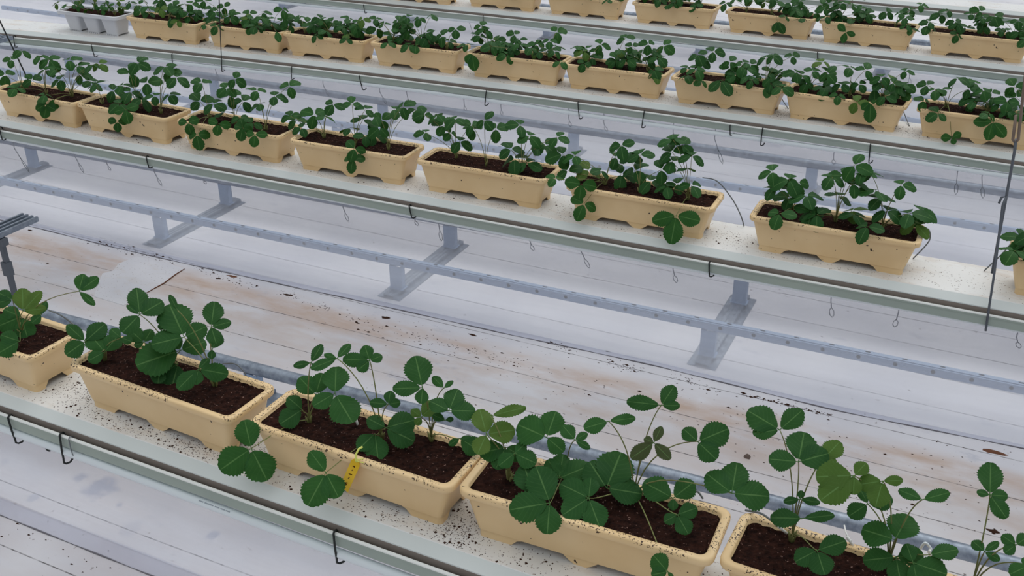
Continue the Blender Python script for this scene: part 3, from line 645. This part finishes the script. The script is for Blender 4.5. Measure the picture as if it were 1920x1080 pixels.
def planter(k, labels):
    r = k[0]; x, y, th = BOX[k]; base = Vector((x, y, .0015))
    g = empty('planter_box', base, labels, 'planter', 'strawberry planter boxes on the gutters')
    t = obj('tub', TUB, g); t.rotation_euler.z = th
    s = obj('soil', SOILS[hash(k[1]) % 4 if False else (ord(k[1]) + ord(r)) % 4], g); s.rotation_euler.z = th
    rnd = random.Random(ord(r) * 31 + ord(k[1]))
    if r == 'A':
        cpx, lv = LEAVES[k]; crowns = [at_z(u, v, .143) for u, v in cpx]
        for c in crowns:
            c.y = max(y - .065, min(y + .07, c.y)); c.x = max(x - .28, min(x + .28, c.x))
    else:
        crowns = [Vector((x + dx + rnd.uniform(-.02, .02), y + rnd.uniform(-.02, .03), .143)) for dx in (-.19, .0, .19)]
        lv = SPEC.get(k, [])
    plants = []
    for c in crowns:
        mb = MB(); crown(mb, c, rnd); plants.append([c, mb, []])
    def owner(h): return min(plants, key=lambda q: (q[0] - h).length)
    todo = []
    for sp_ in lv:
        h, _ = hub_point(*sp_[0], y); todo.append(('d', sp_, owner(h)))
    if r == 'B':
        for (u, v) in HUBS[k]:
            h, over = hub_point(u, v, y, .190, -.13); todo.append(('l', (h, over, rnd.uniform(.054, .076)), owner(h)))
    elif r in 'CD':
        nL = 30 if r == 'C' else 28
        for q in range(nL):
            cx = rnd.choice(crowns).x - x
            hx = max(-.33, min(.33, cx + rnd.gauss(0, .085))); hy = rnd.gauss(0, .055); hz = .178 + abs(rnd.gauss(.02, .058)) 
            hz = min(hz, .32)
            if q < 2: hy = -.11 + rnd.uniform(-.015, .01); hz = .15 + rnd.uniform(0, .03)
            h = Vector((x + hx, y + hy, hz)); todo.append(('l', (h, False, rnd.uniform(.050, .070)), owner(h)))
    for kind, dat, own in todo: own[2].append((kind, dat))
    for c, mb, L in plants:
        for kind, dat in L:
            if kind == 'l': petiole(mb, c, dat[0], .0013, rnd)
        pl = bpy.data.objects.new('strawberry_plant', None); 
        smb = mb
        holder = bpy.data.objects.new('strawberry_plant', bpy.data.meshes.new('strawberry_plant')); COL.objects.link(holder); holder.parent = g; holder.location = c - base
        pbase = c
        for kind, dat in L:
            if kind == 'd': detailed_leaf(dat, y, holder, smb, [c], pbase)
            else:
                h, over, sz = dat
                o = obj('leaf', LIBM[rnd.choice(range(14)) if rnd.random() < .5 else rnd.choice(range(13))], holder, h - pbase)
                away = (h - c); az = math.atan2(away.y, away.x) + rnd.uniform(-1.2, 1.2)
                nrm = top_normal(h, 1.0 if over else rnd.uniform(.15, .85), .25 if over else .8, .35)
                xd = Vector((math.cos(az), math.sin(az), 0)) if not over else Vector((rnd.uniform(-.4, .4), -.2, -1))
                xd = (xd - nrm * xd.dot(nrm)).normalized(); yd = nrm.cross(xd)
                Mx = Matrix((xd, yd, nrm)).transposed(); o.rotation_mode = 'QUATERNION'; o.rotation_quaternion = Mx.to_quaternion(); o.scale = (sz,) * 3
        loc_parent(smb, c); me = smb.mesh('strawberry_plant', M_STEM, True); old = holder.data; holder.data = me; bpy.data.meshes.remove(old)
        bpy.data.objects.remove(pl)
rowcount = {}
for k in BOX:
    r = k[0]; rowcount[r] = rowcount.get(r, 0) + 1
order = {}
for r in 'ABCD':
    ks = sorted([k for k in BOX if k[0] == r], key=lambda q: BOX[q][0])
    for i, k in enumerate(ks): order[k] = i
for k in BOX:
    r = k[0]
    lab = LAB.get(k)
    if not lab:
        if r == 'B': lab = f'cream planter box {ORD[order[k]]} from the left in the second row'
        elif r == 'C': lab = f'cream planter box {ORD[order[k]]} to the right of the pale grey trough in the third row'
        else:
            n_ = 9 - int(k[1]); lab = f'cream planter box {ORD[n_]} from the right in the fourth row'
    planter(k, lab)

# pale grey trough with three tapered wells at the left of the third row
p1 = at_z(103, 31, .15); p2 = at_z(240, 47, .15); x = (p1.x + p2.x) / 2 + .0; y = lip('C', x) + O
x = -3.935; y = lip('C', x) + O + .01
g = empty('planter_trough', Vector((x, y, .0015)), 'pale grey three-welled trough at the left end of the third row', 'planter')
def slab_ring(hx, hy, r, z, n=5): return [(a, b, z) for a, b in rrect(hx, hy, r, n)]
mb = MB(); R = [slab_ring(.290, .095, .03, .125), slab_ring(.302, .105, .035, .128), slab_ring(.302, .105, .035, .150), slab_ring(.285, .088, .025, .151), slab_ring(.28, .083, .02, .120)]
nn_ = len(R[0]); mb.add([p for q in R for p in q], [(i * nn_ + j, i * nn_ + (j + 1) % nn_, (i + 1) * nn_ + (j + 1) % nn_, (i + 1) * nn_ + j) for i in range(4) for j in range(nn_)] + [tuple(range(4 * nn_, 5 * nn_)), tuple(range(nn_ - 1, -1, -1))])
mb.build('rim_tray', M_WHITEPOT, g, False)
for dx in (-.185, 0, .185):
    mb = MB(); R = [slab_ring(.058, .06, .02, .010), slab_ring(.060, .062, .02, .03), slab_ring(.074, .078, .022, .126)]
    nn_ = len(R[0]); mb.add([(p[0] + dx, p[1], p[2]) for q in R for p in q], [(i * nn_ + j, i * nn_ + (j + 1) % nn_, (i + 1) * nn_ + (j + 1) % nn_, (i + 1) * nn_ + j) for i in range(2) for j in range(nn_)] + [tuple(range(nn_ - 1, -1, -1))])
    for q in range(6): mb.box((dx - .05 + .02 * q, -.052, .005), (.006, .006, .006))
    for q in range(6): mb.box((dx - .05 + .02 * q, .052, .005), (.006, .006, .006))
    mb.build('well', M_WHITEPOT, g, False)
so = obj('soil', SOILS[1], g); so.scale = (.93, 1.0, 1.0)
rnd = random.Random(5)
crs = [Vector((dx, .0, .140)) for dx in (-.18, .03, .19)]; hs = []
for q in range(24):
    c = rnd.choice(crs); hs.append((c, Vector((c.x + rnd.gauss(0, .08), rnd.gauss(0, .06), .17 + abs(rnd.gauss(.02, .05))))))
hs.append((crs[0], Vector((-.36, -.03, .18)))); hs.append((crs[0], Vector((-.38, .06, .24))))
for c in crs:
    mb = MB(); crown(mb, c, rnd)
    for cc, h in hs:
        if cc is c: petiole(mb, c, h, .0013)
    pl = mb.build('strawberry_plant', M_STEM, g, True)
    for cc, h in hs:
        if cc is c:
            o = obj('leaf', LIBM[rnd.choice([0, 1, 2, 3, 13, 5, 6])], pl, h); o.rotation_euler = (rnd.uniform(.1, .9), rnd.uniform(-.4, .4), rnd.uniform(0, 6.28)); o.scale = (rnd.uniform(.038, .052),) * 3

# ------------------------------------------------------------------ yellow tag on the third box of the nearest row
x, y, th = BOX['A3']
top = at_y(669, 863, y - WB / 2 - .006); bl = at_y(645, 917, y - WB / 2 - .004)
dv = (bl - top); Ln = dv.length; dv.normalize(); nv = Vector((0, -1, 0)); nv = (nv - dv * nv.dot(dv)).normalized(); sv = dv.cross(nv).normalized()
if sv.x < 0: sv = -sv
g = empty('plant_tag', top, 'yellow plastic tag with brown handwriting tied over a cream rim', 'tag')
def quadbox(mb, cpt, a, b, c_): 
    mb.box(cpt, (a, b, c_), Matrix((sv, nv, dv)).transposed())
mb = MB(); o0 = Vector((0, 0, 0)); w = .0135; tk = .0007
pts2 = [(-w * .55, .0), (w * .55, 0), (w, .012), (w, Ln), (-w, Ln), (-w, .012)]
vs = [sv * a + dv * b + nv * tk for a, b in pts2] + [sv * a + dv * b - nv * tk for a, b in pts2]
mb.add(vs, [tuple(range(6)), tuple(range(11, 5, -1))] + [(i, (i + 1) % 6, 6 + (i + 1) % 6, 6 + i) for i in range(6)]); mb.build('strip', M_YEL, g)
mb = MB()
def stroke(pp, rr=.0011): mb.tube([sv * a * .001 + dv * b * .001 + nv * (tk + .0005) for a, b in pp], rr, 5)
Lm = Ln * 1000
def ych(f): return Lm * f
c = ych(.20); stroke([(-2.5, c + 2.5), (0.3, c - 2.5), (2.8, c + 2.5)]); stroke([(-1.4, c + 1), (1.8, c + 1)])
c = ych(.33); stroke([(.6, c - 2), (-.6, c + 2)])
c = ych(.47); stroke([(4.5, c - 2.2), (-4.5, c + 2.2)])
c = ych(.60); stroke([(.9, c - 3.4), (-.9, c + 3.4)])
c = ych(.80); stroke([(2.6, c - 5.2), (-.6, c - 4), (-2.6, c - .5), (-2.8, c + 3), (-1, c + 5), (1.3, c + 4.4), (2, c + 2), (.4, c + .6), (-1.8, c + 1.6)])
mb.build('handwriting', M_INK, g, True)['label'] = 'brown handwritten A1/16'
mb = MB(); mb.tube([Vector((0, -.001, -.004)), Vector((0, -.004, .004)), Vector((-.002, .002, .018)), Vector((.002, .010, .030)), Vector((.010, .016, .035))], .0028, 7)
mb.tube([Vector((-.004, -.003, .003)), Vector((.006, -.002, .006)), Vector((.020, .002, .010))], .0014, 6); mb.tube([Vector((0, -.004, .002)), Vector((.012, -.004, .001)), Vector((.023, -.004, .002))], .0014, 6)
mb.build('tie', M_TIE, g, True)

# ------------------------------------------------------------------ drip tubes and stakes
def tube(pts, label, m=M_TUBE, rad=.0026, stake=None):
    base = pts[0]; out = []
    P_ = [pts[0]] + list(pts) + [pts[-1]]
    for i in range(1, len(P_) - 2):
        for q in range(6):
            t = q / 6; a, b, c_, d_ = P_[i - 1], P_[i], P_[i + 1], P_[i + 2]
            out.append(.5 * ((2 * b) + (c_ - a) * t + (2 * a - 5 * b + 4 * c_ - d_) * t * t + (3 * b - a - 3 * c_ + d_) * t ** 3))
    out.append(pts[-1]); g = empty('drip_tube', base, label, 'drip tube', 'thin drip tubes running into the boxes')
    mb = MB(); mb.tube(out, rad, 7); loc_parent(mb, base).build('tube', m, g, True)
    if stake:
        a, b = stake; mb = MB(); mb.tube([a, b], .0036, 7); mb.tube([a.lerp(b, .3) - Vector((.006, 0, 0)), a.lerp(b, .3) + Vector((.006, 0, 0))], .002, 6); loc_parent(mb, base).build('stake', M_STAKE, g, True)
def sk(u0, v0, u1, v1, z=.152): return (at_z(u0, v0, z + .018), at_z(u1, v1, z - .006))
yb = lip('B', 1) + O
tube([at_z(1318, 333, .17), at_y(1345, 340, yb + .09), at_y(1372, 372, yb + .11), at_y(1388, 402, yb + .12), at_z(1395, 424, .004)], 'dark drip tube arching down right of the sixth box in the second row')
tube([at_z(1728, 432, .16), at_y(1741, 430, yb + .10), at_y(1742, 452, yb + .11), at_z(1712, 485, .004)], 'grey drip tube looping behind the right end of the lone box in the second row')
tube([at_y(1905, 445, yb + .08), at_y(1880, 475, yb + .11), at_z(1845, 508, .004)], 'grey drip tube crossing behind the hanging rods at the right edge')
yc_ = lip('C', 1) + O
tube([at_y(1463, 180, yc_ + .10), at_y(1470, 192, yc_ + .11), at_z(1478, 204, .004)], 'short dark drip tube between the seventh and eighth boxes of the third row')
tube([at_y(1693, 206, yc_ + .10), at_y(1699, 222, yc_ + .11), at_z(1705, 236, .004)], 'short dark drip tube in the wide gap near the right of the third row')
tube([at_z(92, 582, .16), at_y(112, 590, .11), at_y(132, 604, .12), at_y(146, 618, .13), at_z(150, 640, .004)], 'grey drip tube leaving the back of the leftmost box of the nearest row')
ya = .0
tube([at_z(1398, 957, .152), at_z(1425, 962, .170), at_z(1445, 975, .168), at_z(1462, 990, .160)], 'grey drip tube ending in a white stake at the left of the bottom right box', M_TUBE, .0028, sk(1458, 985, 1475, 1000))
tube([at_z(1583, 985, .165), at_z(1586, 998, .168), at_z(1590, 1008, .162)], 'white drip stake in the soil behind the trifoliate leaf of the bottom right box', M_STAKE, .002, sk(1588, 1006, 1603, 1028))
tube([at_z(661, 748, .160), at_z(663, 765, .166), at_z(665, 780, .160)], 'white drip stake in the soil of the tagged box', M_STAKE, .002, sk(665, 778, 671, 797))
tube([at_z(418, 682, .156), at_z(440, 682, .175), at_z(455, 694, .168), at_z(462, 706, .150)], 'grey wire arch over the back right of the second box of the nearest row', M_TUBE, .0018)
tube([at_z(1298, 925, .156), at_z(1308, 922, .170), at_z(1318, 935, .156)], 'grey drip tube bend behind the right end of the fourth box of the nearest row', M_TUBE, .0026)
tube([at_z(1725, 1030, .16), at_z(1735, 1018, .185), at_z(1746, 1030, .165)], 'pale drip tube bend behind the bottom right box', M_HOSE, .0032, sk(1743, 1032, 1744, 1046))

# ------------------------------------------------------------------ spilled soil along the gutters
def crumbs(r, spots, n_per, label):
    rnd = random.Random(ord(r)); mb = MB()
    for (x, s, ys, cnt) in spots:
        for _ in range(int(n_per * cnt)):
            px = x + rnd.gauss(0, s); py = lip(r, px) + ys + rnd.gauss(0, .045)
            off = py - lip(r, px)
            if not (.045 < off < .315): continue
            inside = False
            for k in BOX:
                if k[0] == r and abs(px - BOX[k][0]) < .272 and abs(py - BOX[k][1]) < .070: inside = True
            if inside: continue
            q = rnd.uniform(.0009, .0022) if rnd.random() < .96 else rnd.uniform(.003, .0055); a = rnd.uniform(0, 6.28)
            vs = [(px + q * math.cos(a + i * 1.57) * rnd.uniform(.7, 1.3), py + q * math.sin(a + i * 1.57) * rnd.uniform(.6, 1.2), .0015) for i in range(4)] + [(px, py, .0015 + q * rnd.uniform(.5, .9))]
            mb.add(vs, [(0, 1, 4), (1, 2, 4), (2, 3, 4), (3, 0, 4)])
    tag(mb.build('spilled_soil', M_CRUMB), label, 'soil', None, 'stuff')
def gaps(r):
    xs = sorted(BOX[k][0] for k in BOX if k[0] == r); out = []
    for a, b in zip(xs, xs[1:]): out.append(((a + b) / 2, .045 + (b - a - .65) * .25, .16, 1.0))
    for x in xs: out.append((x, .2, .075, .45)); out.append((x + .13, .05, .085, .35)); out.append((x - .13, .05, .085, .3))
    return out
crumbs('A', gaps('A') + [(.02, .16, .09, 1.6), (.30, .07, .07, 1.2), (1.16, .05, .08, 1.4), (1.0, .2, .06, .6), (-.2, .08, .15, .8)], 260, 'dark soil crumbs spilled along the nearest gutter')
crumbs('B', gaps('B') + [(1.33, .06, .16, .7), (2.2, .15, .15, .25)], 100, 'dark soil crumbs spilled along the second gutter')
crumbs('C', gaps('C') + [(1.80, .05, .15, 1.3), (1.12, .03, .16, 1)], 70, 'dark soil crumbs spilled along the third gutter')
crumbs('D', gaps('D') + [(1.64, .06, .15, 1.3), (.95, .05, .13, 1)], 60, 'dark soil crumbs spilled along the fourth gutter')

# ------------------------------------------------------------------ things lying on the floor
def flat_patch(name, px, label, cat, m, h=.002, kind=None):
    P_ = [at_z(u, v, FLOOR) for u, v in px]; k = len(P_); b = sum(P_, Vector()) / k; mb = MB()
    mb.add([p - b for p in P_] + [p - b + Vector((0, 0, h)) for p in P_], [tuple(range(k - 1, -1, -1)), tuple(range(k, 2 * k))] + [(i, (i + 1) % k, k + (i + 1) % k, k + i) for i in range(k)])
    o = mb.build(name, m); o.location = b; return tag(o, label, cat)
flat_patch('mat_patch', [(256, 481), (300, 490), (346, 504), (306, 532), (268, 553), (232, 573), (176, 556), (192, 513), (212, 508), (222, 495)], 'pale square of ground cover with a dark right edge on the floor', 'mat patch', M_PATCH)
P1 = [at_z(u, v, FLOOR + .003) for u, v in [(346, 504), (330, 514), (306, 532), (285, 543), (268, 553)]]
mb = MB(); mb.tube(P1, [.002, .0035, .004, .0025, .0015], 6); tag(mb.build('curled_edge', M_RUST, None, True), 'dark curled strip along the edge of the pale mat patch', 'strip')
def blob(u, v, rx, ry, rz, label, m, name, cat='debris', seed=1):
    rnd = random.Random(seed); c = at_z(u, v, FLOOR); mb = MB(); n_ = 9; vs = [(0, 0, rz)]
    for i in range(n_): a = 2 * math.pi * i / n_; q = rnd.uniform(.7, 1.25); vs.append((rx * .6 * q * math.cos(a), ry * .6 * q * math.sin(a), rz * rnd.uniform(.5, .9)))
    for i in range(n_): a = 2 * math.pi * i / n_; q = rnd.uniform(.75, 1.25); vs.append((rx * q * math.cos(a), ry * q * math.sin(a), 0))
    mb.add(vs, [(0, 1 + i, 1 + (i + 1) % n_) for i in range(n_)] + [(1 + i, 1 + n_ + i, 1 + n_ + (i + 1) % n_, 1 + (i + 1) % n_) for i in range(n_)])
    o = mb.build(name, m); o.location = c; return tag(o, label, cat)
blob(1401, 857, .014, .017, .016, 'small grey stone on the floor above the bottom right box', M_STONE, 'stone', 'stone', 3)
blob(1866, 848, .045, .016, .004, 'rusty brown flake on the floor at the right edge', M_RUST, 'rust_flake', 'flake', 4)
blob(723, 596, .026, .014, .005, 'dark brown clod on the floor below the second row, middle left', M_CRUMB, 'soil_clod', 'clod', 5)
blob(886, 628, .024, .008, .004, 'thin dark clod on the floor below the second row, middle', M_CRUMB, 'soil_clod', 'clod', 6)
blob(1862, 1020 - 24, .025, .012, .005, 'dark clod on the floor behind the bottom right box', M_CRUMB, 'soil_clod', 'clod', 7)
blob(435, 518, .035, .012, .004, 'brown clod on the floor right of the pale mat patch', M_RUST, 'soil_clod', 'clod', 8)
blob(540, 553, .030, .009, .003, 'long dark clod on the floor near the film edge, left of centre', M_CRUMB, 'soil_clod', 'clod', 9)
blob(89, 494, .012, .004, .003, 'tiny dark splinter on the floor at the left', M_CRUMB, 'splinter', 'debris', 10)
blob(56, 432, .02, .009, .004, 'dark clod on the floor beside the beam end at the left', M_CRUMB, 'soil_clod', 'clod', 11)
rnd = random.Random(12); mb = MB()
for (u0, v0, u1, v1, cnt, s) in [(180, 450, 330, 490, 170, .03), (520, 545, 620, 580, 60, .02), (620, 590, 1000, 690, 130, .03), (1020, 640, 1080, 660, 30, .015), (1140, 678, 1200, 696, 55, .018), (1255, 704, 1350, 736, 45, .018), (1390, 738, 1560, 780, 120, .007), (700, 620, 1900, 900, 160, .12), (360, 500, 480, 540, 60, .02), (1250, 780, 1900, 1010, 60, .1), (0, 1000, 200, 1070, 20, .06)]:
    for _ in range(cnt):
        t = rnd.random(); c = at_z(u0 + (u1 - u0) * t, v0 + (v1 - v0) * t, FLOOR) + Vector((rnd.gauss(0, s * .5), rnd.gauss(0, s), 0)); q = rnd.uniform(.0016, .0045) if rnd.random() < .9 else rnd.uniform(.005, .010)
        mb.add([(c.x + q * rnd.uniform(.8, 2.2), c.y, FLOOR), (c.x, c.y + q * rnd.uniform(.5, 1), FLOOR), (c.x - q * rnd.uniform(.8, 1.6), c.y, FLOOR), (c.x, c.y - q * .7, FLOOR), (c.x, c.y, FLOOR + q * .6)], [(0, 1, 4), (1, 2, 4), (2, 3, 4), (3, 0, 4)])
tag(mb.build('soil_grit', M_CRUMB), 'dark grit scattered over the white floor between the first two rows', 'grit', None, 'stuff')
